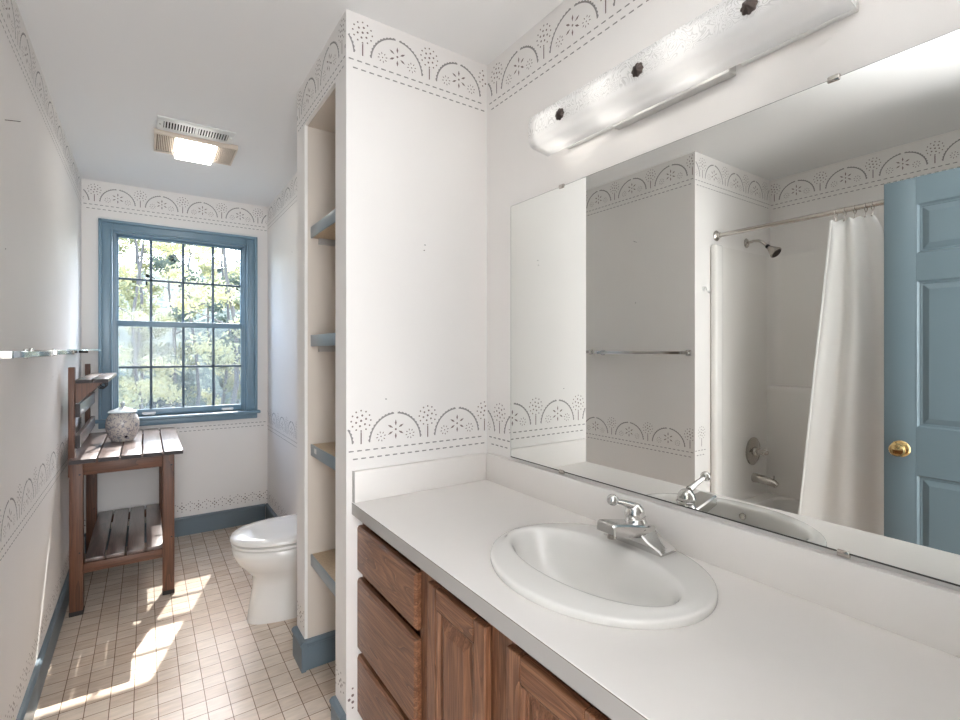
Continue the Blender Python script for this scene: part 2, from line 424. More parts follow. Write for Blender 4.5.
def dotband(smin, smax, c, per=.103, z=.197):
    out = []
    def dot(x, zz, r):
        if smin < x - r and x + r < smax: out.append(([(x + r * cos(q * pi / 3), zz + r * sin(q * pi / 3)) for q in range(6)], 2))
    i0 = int((smin - c) / per) - 2; i1 = int((smax - c) / per) + 2
    for i in range(i0, i1):
        x = c + i * per
        for a, b in ((0, .011), (0, -.011), (.012, 0), (-.012, 0)): dot(x + a, z + b, .0052)
        for a, b in ((.0, .034), (.0, -.03), (.026, .016), (-.026, .016), (.026, -.018), (-.026, -.018), (.0515, .034), (.0515, .0), (.0515, -.028), (.04, .022), (.063, .022)): dot(x + a, z + b, .0036)
    return out
def paint(mb, polys, fn):
    for p, col in polys:
        mb.mat(M['sgray'] if col == 1 else M['sbrown']); mb.face([fn(*q) for q in p])
def speck(pts, fn, mb, r=.004):
    mb.mat(M['dark'])
    for x, z in pts: mb.face([fn(x + r * cos(q * pi / 3), z + r * .7 * sin(q * pi / 3)) for q in range(6)])
E_ = .0006
W = lambda: MB().mat(M['wall'])

fl = MB(); fl.box(-1.35, -2.3, -.1, 1.3, 4.25, 0); struct(fl.build('floor', M['floor'], smooth=0), 'beige vinyl floor of small square tiles', 'floor')
ce = MB(); ce.box(-1.35, -2.3, ZT, 1.3, 4.25, ZT + .1); struct(ce.build('ceiling', M['ceil'], smooth=0), 'plain white ceiling over the bathroom', 'ceiling')

m = W(); m.box(XL - .12, YT + .12, 0, XL, YW, ZT)
f = lambda s, z: (XL + E_, s, z)
paint(m, stencil(YT + .003, YW - .003, 2.31, 1.75, .278), f); paint(m, stencil(YT + .003, YW - .003, .762, 1.767, .283), f); paint(m, dotband(YT + .01, YW, 2.0), f)
speck([(2.0, 1.62), (2.9, 1.2)], f, m)
struct(m.build('wall_left', smooth=0), 'long white wall with stencilled borders, left of the window', 'wall')
m = W(); m.box(-1.32, YT, 0, XL, YT + .12, ZT)
f = lambda s, z: (s, YT - E_, z)
paint(m, stencil(XTB + .003, XL - .003, 2.302, -.538, .238), f); paint(m, stencil(-.456, XL - .003, .772, -.284, .252, arches=False), f); paint(m, dotband(-.456, XL, -.4), f)
struct(m.build('wall_tub_end', smooth=0), 'white end wall above the tub carrying the shower head', 'wall')
m = W(); m.box(-1.32, -.02, 0, XTB, YT, ZT)
paint(m, stencil(.0, YT - .003, 2.296, 1.436, .264), lambda s, z: (XTB + E_, s, z))
struct(m.build('wall_tub_back', smooth=0), 'white back wall of the tub alcove under the stencilled border', 'wall')
m = W(); m.box(-1.32, -.14, 0, -.412, -.02, ZT); m.box(.36, -.14, 0, 1.23, -.02, ZT); m.box(-.412, -.14, 2.06, .36, -.02, ZT)
struct(m.build('wall_back', smooth=0), 'wall with the doorway at the near end of the room', 'wall')
m = W(); m.box(XM, -.02, 0, XM + .12, 3.2, ZT)
f = lambda s, z: (XM - E_, s, z)
paint(m, stencil(.0, YP - .003, 2.30, 1.379, .269), f); paint(m, stencil(1.425, YP - .003, 1.002, 1.3605, .269), f)
struct(m.build('wall_right', smooth=0), 'white wall behind the mirror and vanity light', 'wall')
# closet partition with its open niche
m = W()
m.box(XP, YP, 0, XM, 1.688, ZT); m.box(XP, 2.087, 0, XM, YS, ZT); m.box(XP, 1.688, 2.252, XM, 2.087, ZT); m.box(.93, 1.688, 0, XM, 2.087, 2.252)
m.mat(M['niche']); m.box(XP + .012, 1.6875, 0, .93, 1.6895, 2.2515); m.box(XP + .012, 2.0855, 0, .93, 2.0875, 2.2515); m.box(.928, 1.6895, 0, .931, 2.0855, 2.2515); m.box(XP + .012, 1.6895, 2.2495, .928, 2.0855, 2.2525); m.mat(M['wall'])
f = lambda s, z: (s, YP - E_, z)
paint(m, stencil(XP + .002, XM - .003, 2.302, .7265, .2525), f); paint(m, stencil(XP + .002, XM - .003, 1.003, .7205, .251), f)
paint(m, dotband(XP, .58, .566, z=.166), f)
speck([(.835, 1.70), (.684, 1.151), (.832, 1.68)], f, m, .0028)
f = lambda s, z: (XP - E_, s, z)
paint(m, stencil(YP + .004, YS - .003, 2.31, 1.756, .275), f); paint(m, dotband(YP, 1.688, 1.63), f); paint(m, dotband(2.087, YS, 2.15), f)
struct(m.build('wall_partition', smooth=0), 'white partition with an open shelf niche in its side', 'wall')
m = W(); m.box(XT, 3.12, 0, 1.23, YW, ZT)
f = lambda s, z: (XT - E_, s, z)
paint(m, stencil(3.124, YW - .003, 2.31, 3.45, .262), f); paint(m, stencil(3.124, YW - .003, .758, 3.588, .262), f); paint(m, dotband(3.12, YW, 3.5), f)
speck([(3.315, 1.96)], f, m)
struct(m.build('wall_toilet_side', smooth=0), 'white wall right of the window beyond the toilet', 'wall')
m = W()
WX0, WX1, WZ0, WZ1 = -.185, .637, .866, 2.125
m.box(-.46, YW, 0, WX0, YW + .13, ZT); m.box(WX1, YW, 0, 1.23, YW + .13, ZT); m.box(WX0, YW, 0, WX1, YW + .13, WZ0); m.box(WX0, YW, WZ1, WX1, YW + .13, ZT)
f = lambda s, z: (s, YW - E_, z)
paint(m, stencil(XL + .004, XT - .004, 2.30, -.154, .2485), f); paint(m, stencil(XL + .01, XT - .01, .788, 0, .25, arches=False, trees=False), f)
paint(m, dotband(XL, XT, .0083), f)
struct(m.build('wall_window', smooth=0), 'cream far wall around the blue window', 'wall')
# hallway behind the camera
m = W(); m.box(-1.35, -2.3, 0, 1.3, -2.2, ZT); struct(m.build('wall_hall_end', smooth=0), 'far wall of the hallway behind the doorway', 'wall')
m = W(); m.box(-1.35, -2.2, 0, -1.25, -.14, ZT); struct(m.build('wall_hall_left', smooth=0), 'left wall of the hallway behind the doorway', 'wall')
m = W(); m.box(1.2, -2.2, 0, 1.3, -.14, ZT); struct(m.build('wall_hall_right', smooth=0), 'right wall of the hallway behind the doorway', 'wall')

# baseboards
def board(name, axis, at, sgn, a, b, label, h=.132, t=.013):
    m = MB(); o = sorted((at, at + sgn * t)); o2 = sorted((at, at + sgn * (t + .005)))
    prof = [(0, 0), (t, 0), (t, h - .022), (t + .005, h - .016), (t + .005, h - .008), (t - .003, h), (0, h)]
    if axis == 0: m.prism([(at + sgn * p, q) for p, q in prof], 1, a, b)
    else: m.loops([[(a, at + sgn * p, q) for p, q in prof], [(b, at + sgn * p, q) for p, q in prof]])
    return struct(m.build(name, M['basebd'], smooth=25), label, 'baseboard')
board('baseboard_left', 0, XL, 1, YT, YW - .001, 'blue baseboard along the left wall')
board('baseboard_window', 1, YW, -1, XL + .019, XT - .019, 'blue baseboard under the window')
board('baseboard_right', 0, XT, -1, 3.12, YW - .001, 'blue baseboard right of the window')
board('baseboard_pier_front', 0, XP, -1, 2.087 - .025, YS, 'blue baseboard round the far pier of the niche', h=.122, t=.018)
board('baseboard_pier_inside', 1, 2.087, -1, XP + .0005, .925, 'blue baseboard inside the niche on its far side', h=.122, t=.016)
board('baseboard_partition', 0, XP, -1, YP - .0, 1.688, 'blue baseboard at the foot of the near pier beside the cabinet', h=.122, t=.016)

# ------------------------------------------------------------------ window
win = bpy.data.objects.new('window_1', None); COL.objects.link(win); win.location = (.22, YW, .866)
struct(win, 'blue double-hung window with divided panes looking onto trees', 'window')
CW = .072
c = MB()
def casing(m, x0, x1, z0, z1, vertical, inner):
    m.box(x0, YW - .018, z0, x1, YW - .0005, z1, .004)
casing(c, WX0 - CW, WX0 + .004, WZ0 - .0, WZ1 + CW - .008, 1, 1); casing(c, WX1 - .004, WX1 + CW, WZ0, WZ1 + CW - .008, 1, 1); casing(c, WX0 + .004, WX1 - .004, WZ1 - .004, WZ1 + CW - .008, 0, 0)
for x in (WX0 - CW + .001, WX1 + CW - .019): c.box(x, YW - .036, WZ0, x + .018, YW - .018, WZ1 + CW - .008, .004)
c.box(WX0 - CW + .001, YW - .036, WZ1 + CW - .028, WX1 + CW - .001, YW - .018, WZ1 + CW - .009, .004)
c.box(WX0 - .008, YW - .030, WZ0, WX0 + .003, YW - .018, WZ1 + .008, .003); c.box(WX1 - .003, YW - .030, WZ0, WX1 + .008, YW - .018, WZ1 + .008, .003)
c.box(WX0, YW - .030, WZ1 - .003, WX1, YW - .018, WZ1 + .008, .003)
c.build('casing', M['blue'], win)
c = MB(); c.box(WX0 - CW, YW - .022, WZ1 + CW - .008, WX1 + CW, YW - .0005, WZ1 + CW + .006, .002); c.build('white_strip', M['white'], win)['label'] = 'thin white strip above the casing'  # thin white strip along the top of the casing
c = MB(); c.box(WX0 - CW - .018, YW - .055, WZ0 - .022, WX1 + CW + .018, YW - .0005, WZ0, .006); c.box(WX0 + .001, YW - .01, WZ0 - .022, WX1 - .001, YW + .1, WZ0, .002)
c.build('stool', M['blue'], win)
c = MB(); c.box(WX0 - CW, YW - .02, WZ0 - .062, WX1 + CW, YW - .0005, WZ0 - .022, .005); c.build('apron', M['blue'], win)
c = MB(); c.box(WX0, YW + .001, WZ0, WX0 + .012, YW + .12, WZ1); c.box(WX1 - .012, YW + .001, WZ0, WX1, YW + .12, WZ1); c.box(WX0 + .012, YW + .001, WZ1 - .012, WX1 - .012, YW + .12, WZ1)
c.box(WX0 + .012, YW + .02, WZ0, WX0 + .022, YW + .036, WZ1 - .012); c.box(WX1 - .022, YW + .02, WZ0, WX1 - .012, YW + .036, WZ1 - .012)
c.build('jamb', M['blue'], win)
GX0, GX1 = -.152, .604
def sash(y0, y1, z0, z1, g0, g1, hz):
    m = MB()
    m.box(WX0 + .0125, y0, z0, GX0, y1, z1, .003); m.box(GX1, y0, z0, WX1 - .0125, y1, z1, .003)
    m.box(GX0 - .001, y0, z0, GX1 + .001, y1, g0, .003); m.box(GX0 - .001, y0, g1, GX1 + .001, y1, z1, .003)
    s = m.build('sash', M['blue'], win)
    ym = (y0 + y1) / 2
    m = MB()
    for x in (.032, .226, .418): m.box(x - .008, ym - .008, g0, x + .008, ym + .008, g1, .002)
    m.box(GX0, ym - .008, hz - .0075, GX1, ym + .008, hz + .0075, .002)
    m.build('muntin_grille', M['slate'], s)['label'] = 'blue muntins coloured dark for backlit shade'
    m = MB(); m.box(GX0 - .004, ym - .0015, g0 - .004, GX1 + .004, ym + .0015, g1 + .004); m.build('pane', M['glass'], s, smooth=0)
    return s
sash(YW + .072, YW + .10, 1.488, WZ1 - .0125, 1.524, 2.098, 1.816)
ls = sash(YW + .038, YW + .066, WZ0 + .002, 1.526, .912, 1.488, 1.205)
m = MB()
for x in (.51, .02):
    m.box(x - .04, YW + .022, .878, x + .04, YW + .037, .892, .004); m.box(x - .034, YW + .012, .874, x + .034, YW + .024, .881, .003)
m.build('sash_lift', M['white'], ls)['label'] = 'white finger lifts on the bottom rail'
m = MB(); m.box(WX0 + .013, YW + .112, WZ0 + .002, WX1 - .013, YW + .1125, 1.50); m.build('insect_screen', M['screen'], win, smooth=0)

# ------------------------------------------------------------------ door (stands open along the tub)
dr = bpy.data.objects.new('door_1', None); COL.objects.link(dr); dr.location = (-.4425, .056, .012)
struct(dr, 'blue six panel door standing open beside the shower curtain', 'door')
DX0, DX1, DY0, DY1, DZ0, DZ1 = -.460, -.425, .056, .766, .012, 2.036
cols = ((.4625, .66), (.162, .3575)); rows = ((.25, .808), (.998, 1.611), (1.716, 1.929))
m = MB()
m.box(DX0, .66, DZ0, DX1, DY1, DZ1, .002); m.box(DX0, DY0, DZ0, DX1, .162, DZ1, .002)
m.box(DX0, .3575, DZ0, DX1, .4625, DZ1)
for a, b in ((DZ0, .25), (.808, .998), (1.611, 1.716), (1.929, DZ1)):
    for y0, y1 in cols: m.box(DX0, y0, a, DX1, y1, b)
m.build('frame', M['doorblue'], dr)
for y0, y1 in cols:
    for z0, z1 in rows:
        m = MB()
        for pl, sg in ((DX1, 1), (DX0, -1)):
            m.panel(pl, 0, y0, z0, y1, z1, [(0, 0), (.004, 0), (.011, -.009), (.017, -.009), (.019, -.011), (.040, -.004), (.042, -.003)], sg)
        m.build('panel', M['doorblue'], dr, smooth=20)
m = MB()
for sg, x in ((1, DX1), (-1, DX0)):
    m.lathe([(.033, 0), (.034, .004), (.028, .009), (.013, .012), (.012, .026), (.022, .032), (.0275, .042), (.028, .050), (.023, .058), (.010, .063), (0, .0635)], (x, .708, .905), (sg, 0, 0), 28)
m.build('knob', M['brass'], dr)['label'] = 'round polished brass knob'

# ------------------------------------------------------------------ tub and shower
tb = thing('bathtub', 'white one-piece tub and shower surround filling the alcove', 'bathtub', (-.82, .8, 0))
def rrect(x0, y0, x1, y1, r, z, n=8):
    out = []
    for cx, cy, a in ((x1 - r, y1 - r, 0), (x0 + r, y1 - r, 90), (x0 + r, y0 + r, 180), (x1 - r, y0 + r, 270)):
        for i in range(n + 1): out.append((cx + r * cos(R(a + 90 * i / n)), cy + r * sin(R(a + 90 * i / n)), z))
    return out
m = MB()
X0, X1, Y0, Y1 = -1.197, -.488, -.017, 1.593
m.loops([rrect(X0, Y0, X1, Y1, .004, .0005), rrect(X0, Y0, X1, Y1, .004, .39), rrect(X0 + .006, Y0 + .006, X1 - .006, Y1 - .006, .008, .40),
         rrect(X0 + .07, Y0 + .09, X1 - .085, Y1 - .09, .12, .40), rrect(X0 + .08, Y0 + .1, X1 - .095, Y1 - .1, .12, .39), rrect(X0 + .12, Y0 + .17, X1 - .13, Y1 - .13, .12, .12), rrect(X0 + .16, Y0 + .22, X1 - .17, Y1 - .18, .1, .10)])
m.build('tub_basin', M['fibre'], tb)
m = MB(); zt = 1.93
rc = .07; arc = [(X0 + .018 + rc - rc * cos(R(a)), 1.577 - rc + rc * sin(R(a))) for a in range(0, 91, 10)]
arc2 = [(X0 + .018 + rc - rc * cos(R(a)), 0.0 + rc - rc * sin(R(a))) for a in range(90, -1, -10)]
inner = [(-.50, 0.0)] + arc2 + arc + [(-.50, 1.577)]
outer = [(-.50, Y0)] + [(X0, Y0)] * len(arc2) + [(X0, Y1)] * len(arc) + [(-.50, Y1)]
n = len(inner)
for i in range(n - 1):
    (a, b), (c_, d) = inner[i], inner[i + 1]; (e, g), (h_, k_) = outer[i], outer[i + 1]
    m.face([(a, b, .401), (c_, d, .401), (c_, d, zt), (a, b, zt)])
    q = [(a, b, zt), (c_, d, zt), (h_, k_, zt), (e, g, zt)]
    q = [p for j, p in enumerate(q) if p != q[j - 1]]
    m.face(q)
m.build('surround_panel', M['fibre'], tb, smooth=60)
for y0, y1 in ((1.556, 1.594), (Y0, .02)):
    m = MB(); m.box(-.572, y0, .401, -.492, y1, 1.932, .014, 4); m.build('edge_column', M['fibre'], tb)
m = MB()
prof = [(X0 + .004, .401), (-1.118, .401), (-1.118, 1.06), (-1.124, 1.08), (-1.14, 1.092), (X0 + .004, 1.097)]
Ls = []
for y, s_ in ((.08, .05), (.10, .55), (.16, .92), (.25, 1), (1.33, 1), (1.42, 1), (1.51, 1), (1.5765, 1)):
    Ls.append([(X0 + .019 + (x - X0 - .019) * (s_ if x > X0 + .02 else 1), y, z) for x, z in prof])
m.loops(Ls); m.build('soap_ledge', M['fibre'], tb, smooth=50)

rod = thing('shower_curtain_rod', 'chrome shower curtain rod across the tub alcove', 'curtain rod', (-.558, .8, 1.992))
m = MB(); m.tube([(-.558, -.018, 1.992), (-.558, YT - .004, 1.992)], .0125, 16); m.build('bar', M['steel'], rod)
for y, d in ((YT - .0005, -1), (-.0195, 1)):
    m = MB(); m.lathe([(.030, 0), (.031, .004), (.026, .010), (.017, .014), (.016, .026), (.0128, .027)], (-.558, y, 1.992), (0, d, 0), 24); m.build('flange', M['steel'], rod)

# curtain
cu = MB()
NU, NV = 90, 36
def cpt(u, v):
    z = 1.952 - v * (1.952 - .22)
    yl = 1.005 + (.160) * v ** 1.1; yr = .828 - .10 * min(1, v * 3) ** .7 - .02 * v
    y = yl + (yr - yl) * u
    a = .010 + .022 * min(1, v * 2.2 + .15)
    x = -.560 + a * sin(u * 2 * pi * 2.3 + .9 + .5 * sin(v * 2)) * (1 - .25 * v) + .006 * sin(u * 19 + v * 3)
    if v < .001: pass
    z -= .012 * (1 - v) * (.5 - .5 * cos(u * 2 * pi * 5))
    if u > .93: z -= (u - .93) / .07 * .03 * (1 - v)
    return (x, y, z)
for i in range(NU):
    for j in range(NV):
        cu.face([cpt(i / NU, j / NV), cpt((i + 1) / NU, j / NV), cpt((i + 1) / NU, (j + 1) / NV), cpt(i / NU, (j + 1) / NV)])
ct = thing('shower_curtain', 'white cloth shower curtain hanging bunched from the rod', 'curtain', (-.558, .95, .22))
cu.build('cloth', M['curtain'], ct, smooth=80, solid=.003)
m = MB(); m.tube([Vector(cpt(.0, j / NV)) + Vector((.004, .002, 0)) for j in range(NV + 1)], .0055, 8); m.build('side_hem', M['curtain'], ct)
ring_ys = [.991, .954, .914, .871, .845]
ring0 = None
for i, y in enumerate(ring_ys):
    if ring0 is None:
        ring0 = thing('curtain_ring', 'metal ring holding the curtain', 'curtain ring', (-.558, y, 1.992))
        m = MB()
        m.tube([(-.558 + .017 * cos(t), y, 1.990 + .020 * sin(t) - .006) for t in [2 * pi * q / 20 for q in range(20)]] + [(-.558 + .017, y, 1.984)], .002, 8)
        m.build('hoop', M['steel'], ring0)
        m = MB(); m.tube([(-.558, y, 1.964), (-.556, y, 1.95), (-.554, y + .002, 1.942)], .002, 8); m.ball((-.552, y + .002, 1.94), .004, 6); m.build('hook', M['steel'], ring0)
        r = ring0
    else:
        r = copy_tree(ring0, (-.558, y, 1.992), '')
    names = ['first', 'second', 'third', 'fourth', 'fifth']
    r['label'] = ('metal curtain ring on the shower rod, ' + names[i] + ' from the shower head end'); r['group'] = 'curtain rings on the shower rod'

sh = thing('shower_sprayer', 'nickel shower head on a bent arm from the tub end wall', 'shower head', (-.9, YT, 1.99))
m = MB(); m.lathe([(.030, 0), (.030, .003), (.020, .010), (.012, .013)], (-.9, YT - .0005, 1.992), (0, -1, 0), 24); m.build('flange', M['steel'], sh)
m = MB(); m.tube([(-.9, 1.59, 1.992), (-.9, 1.55, 1.997), (-.9, 1.52, 1.994), (-.9, 1.50, 1.982), (-.9, 1.48, 1.962), (-.9, 1.468, 1.948)], .0085, 14); m.build('arm', M['steel'], sh)
m = MB(); ax = Vector((0, -.72, -.69)); m.lathe([(.010, 0), (.013, .003), (.013, .016), (.010, .019)], (-.9, 1.474, 1.955), ax, 20); m.build('collar', M['black'], sh)
m = MB(); m.lathe([(.012, 0), (.017, .010), (.020, .018), (.030, .040), (.036, .052), (.036, .060), (.031, .062)], Vector((-.9, 1.462, 1.943)), ax, 28); m.build('head', M['steel'], sh)
m = MB(); m.lathe([(.030, .0), (.028, .003)], Vector((-.9, 1.462, 1.943)) + ax * .0625, ax, 28); m.build('spray_plate', M['bronze'], sh)
hk = MB(); hk.lathe([(.012, 0), (.012, .004), (.006, .006)], (-.426, YT - .0005, 1.675), (0, -1, 0), 14)
hk.tube([(-.426, YT - .005, 1.68), (-.426, YT - .018, 1.676), (-.426, YT - .024, 1.655), (-.426, YT - .034, 1.648), (-.426, YT - .042, 1.66)], .004, 8)
tag(hk.build('robe_hook', M['white']), 'small white robe hook on the wall beside the tub surround', 'hook')
va = thing('shower_valve', 'round nickel shower valve on the tub end panel', 'valve', (-.94, 1.577, .69))
m = MB(); m.lathe([(.086, 0), (.087, .004), (.078, .010), (.03, .016), (.028, .03), (.02, .034)], (-.94, 1.5765, .69), (0, -1, 0), 36); m.build('escutcheon', M['steel'], va)
m = MB(); m.tube([(-.94, 1.545, .69), (-.94, 1.50, .692), (-.94, 1.486, .692)], [.017, .016, .011], 16); m.tube([(-.94, 1.505, .692), (-.91, 1.50, .682)], [.009, .007], 10); m.build('lever', M['steel'], va)
sp = thing('tub_spout', 'nickel tub spout under the shower valve', 'spout', (-.95, 1.577, .52))
m = MB(); m.tube([(-.95, 1.5765, .523), (-.95, 1.56, .523), (-.95, 1.50, .520), (-.95, 1.455, .512), (-.95, 1.438, .500)], [.029, .029, .026, .023, .018], 18); m.build('body', M['steel'], sp)
m = MB(); m.tube([(-.95, 1.455, .53), (-.95, 1.455, .55)], .004, 8); m.ball((-.95, 1.455, .553), .006, 6); m.build('diverter', M['steel'], sp)

# ------------------------------------------------------------------ mirror
MY0, MY1, MZ0, MZ1 = .06, 1.419, .9285, 1.8455
mi = thing('mirror', 'large frameless mirror above the vanity backsplash', 'mirror', (XM, .74, MZ0))
m = MB(); m.box(XM - .006, MY0, MZ0, XM - .001, MY1, MZ1); m.build('edge', M['mirroredge'], mi, smooth=0)
m = MB(); m.face([(XM - .0064, MY0 + .002, MZ0 + .0035), (XM - .0064, MY1 - .0015, MZ0 + .0035), (XM - .0064, MY1 - .0015, MZ1 - .001), (XM - .0064, MY0 + .002, MZ1 - .001)]); m.build('silvered_face', M['mirror'], mi, smooth=0)
for y, z, u in ((.399, MZ1, 1), (1.153, MZ1, 1), (.383, MZ0, -1), (1.153, MZ0, -1)):
    m = MB(); m.box(XM - .010, y - .011, z - .007, XM - .0005, y + .011, z + .006, .003); m.build('clip', M['steel'], mi)
# ------------------------------------------------------------------ vanity
YV0 = -.015
NX, NY = .015, .0
vc = thing('vanity_cabinet', 'oak vanity cabinet with drawers and raised panel doors under the counter', 'cabinet', (.85, .78, 0))
XF = XC + .037          # face frame plane
m = MB(); m.box(XF + .02, YV0, .095, XM - .002, YV0 + .018, .775); m.box(XF + .02, YP - .02, .095, XM - .002, YP - .001, .775)
m.box(XF + .02, YV0 + .018, .095, XM - .002, YP - .02, .113); m.box(XM - .012, YV0 + .018, .113, XM - .002, YP - .02, .775); m.box(XF + .075, YV0, .0005, XF + .09, YP - .001, .095)
m.build('carcass', M['oakv'], vc)
m = MB(); X_ = XF
stiles = ((1.560, YP - .001), (1.075, 1.158), (.752, .842), (.41, .52), (YV0, .03))
for a, b in stiles: m.box(X_, a, .095, X_ + .02, b, .776, .001)
m.box(X_ + .0004, YV0, .742, X_ + .0196, YP - .001, .776); m.box(X_ + .0004, YV0, .095, X_ + .0196, YP - .001, .125)
m.build('face_frame', M['oakv'], vc)
def drawer_front(y0, y1, z0, z1):
    m = MB(); t = .019; xo = XF - .0008
    ch = .007
    m.loops([[(xo, y0, z0), (xo, y1, z0), (xo, y1, z1), (xo, y0, z1)], [(xo - t + ch, y0, z0), (xo - t + ch, y1, z0), (xo - t + ch, y1, z1), (xo - t + ch, y0, z1)],
             [(xo - t, y0 + ch, z0 + ch), (xo - t, y1 - ch, z0 + ch), (xo - t, y1 - ch, z1 - ch), (xo - t, y0 + ch, z1 - ch)]])
    m.build('drawer', M['oakh'], vc, smooth=20)
for z0, z1 in ((.586, .736), (.330, .561), (.118, .307)): drawer_front(1.150, 1.5765, z0, z1)
for z0, z1 in ((.588, .738), (.330, .562), (.118, .304)): drawer_front(.012, .418, z0, z1)
def cab_door(y0, y1, z0, z1):
    xo = XF - .0008; t = .019; st = .043; ch = .006
    m = MB()
    def bar(a0, b0, a1, b1):
        m.box(xo - t, a0, b0, xo, a1, b1, .0035, 2)
    bar(y0, z0, y0 + st, z1); bar(y1 - st, z0, y1, z1)
    d = m.build('door', M['oakv'], vc, smooth=20)
    for za, zb_ in ((z1 - .052, z1), (z0, z0 + .052)):
        m = MB(); m.box(xo - t, y0 + st + .0005, za, xo, y1 - st - .0005, zb_, .0035, 2); m.build('rail', M['oakh'], d, smooth=20)
    m = MB(); m.panel(xo - t, 0, y0 + st, z0 + .052, y1 - st, z1 - .052, [(0, -.001), (.004, -.002), (.008, -.010), (.013, -.011), (.0135, -.012), (.038, -.002), (.040, -.001)], -1)
    m.build('raised_panel', M['oakv'], d, smooth=20)
    for zz in (z0 + .08, z1 - .03):
        m = MB(); m.box(xo - .010, y1 + .0008, zz - .02, xo - .001, y1 + .008, zz + .02, .002); m.build('hinge', M['bronze'], d)
cab_door(.833, 1.084, .118, .742); cab_door(.511, .761, .118, .742)

# counter with a hole for the basin
SX, SY, SA, SB = .852, .784, .222, .268
ct_ = thing('countertop', 'white laminate countertop with backsplash running the length of the vanity', 'countertop', (.84, .78, ZC))
def ell(cx, cy, a, b, z, n=72): return [(cx + a * cos(2 * pi * i / n), cy + b * sin(2 * pi * i / n), z) for i in range(n)]
x0, x1, y0, y1 = XC, XM - .0015, YV0, YP - .0015
def rect_ring(z, ins=0, n=72):
    out = []
    for i in range(n):
        a = 2 * pi * i / n; dx, dy = cos(a), sin(a)
        tx = ((x1 - ins if dx > 0 else x0 + ins) - SX) / dx if abs(dx) > 1e-9 else 1e9
        ty = ((y1 - ins if dy > 0 else y0 + ins) - SY) / dy if abs(dy) > 1e-9 else 1e9
        t = min(tx, ty); out.append([SX + dx * t, SY + dy * t, z])
    for cx in (x0 + ins, x1 - ins):
        for cy in (y0 + ins, y1 - ins):
            j = min(range(n), key=lambda i: abs(math.atan2(sin(2 * pi * i / n - math.atan2(cy - SY, cx - SX)), cos(2 * pi * i / n - math.atan2(cy - SY, cx - SX)))))
            out[j] = [cx, cy, z]
    return out
m = MB(); m.mat(M['lam'])
m.loops([ell(SX, SY, SA - .02, SB - .02, ZC - .04), ell(SX, SY, SA - .02, SB - .02, ZC), rect_ring(ZC, .0015), rect_ring(ZC - .0015)], cap0=False, cap1=False)
m.mat(M['seam']); m.loops([rect_ring(ZC - .0015), rect_ring(ZC - .0030)], cap0=False, cap1=False)
m.mat(M['lamedge']); m.loops([rect_ring(ZC - .0030), rect_ring(ZC - .04), ell(SX, SY, SA - .02, SB - .02, ZC - .04)], cap0=False, cap1=False)
m.build('slab', None, ct_, smooth=20)
m = MB(); m.box(XM - .020, YV0, ZC + .0003, XM - .0015, YP - .0215, ZB, .0015); m.build('backsplash', M['lam'], ct_)
m = MB(); m.mat(M['lam']); m.box(XC + .004, YP - .021, ZC + .0003, XM - .0205, YP - .0015, ZB, .0015)
m.mat(M['lamedge']); m.box(XC + .002, YP - .021, ZC + .0003, XC + .0038, YP - .0015, ZB)
m.build('side_splash', None, ct_)

sk = thing('sink', 'white oval drop-in sink set in the countertop', 'sink', (SX, SY, ZC))
m = MB(); zb = ZC
bx, by, ba, bb = .831, .788, .124, .232
bx, by, ba, bb = .828, .787, .122, .228
m.loops([ell(SX, SY, SA - .025, SB - .025, zb - .012), ell(SX, SY, SA - .025, SB - .025, zb + .0005), ell(SX, SY, SA - .001, SB - .001, zb + .0006), ell(SX, SY, SA, SB, zb + .003), ell(SX, SY, SA, SB, zb + .0115), ell(SX, SY, SA - .0012, SB - .0012, zb + .0145), ell(SX, SY, SA - .0042, SB - .0042, zb + .0167), ell(SX, SY, SA - .009, SB - .009, zb + .0177), ell(SX, SY, SA - .014, SB - .014, zb + .0184),
         ell(SX - .002, SY, SA - .034, SB - .022, zb + .0212), ell(bx, by, ba + .014, bb + .013, zb + .0235), ell(bx, by, ba + .008, bb + .008, zb + .0236), ell(bx, by, ba + .003, bb + .004, zb + .0226), ell(bx, by, ba - .001, bb, zb + .0195), ell(bx, by, ba - .005, bb - .004, zb + .014), ell(bx, by, ba - .011, bb - .012, zb + .0), ell(bx, by, ba - .017, bb - .022, zb - .03),
         ell(bx, by, ba - .032, bb - .050, zb - .07), ell(bx, by, ba - .06, bb - .10, zb - .104), ell(bx, by, .03, .045, zb - .120), ell(bx, by, .022, .022, zb - .122)], cap0=False, cap1=True)
m.build('basin', M['porc'], sk, smooth=60)
m = MB(); m.lathe([(.0, .0), (.021, .0), (.023, .002), (.018, .004), (.0, .003)], (bx, by, zb - .1235), (0, 0, 1), 24, caps=False); m.build('drain', M['chrome'], sk)
m = MB(); m.lathe([(.0105, -.002), (.0105, .0025), (.0085, .003), (.007, .0005), (.0, .0)], (bx - ba + .0115, .776, zb - .001), (1, 0, .32), 20, caps=False); m.build('overflow_ring', M['steel'], sk)

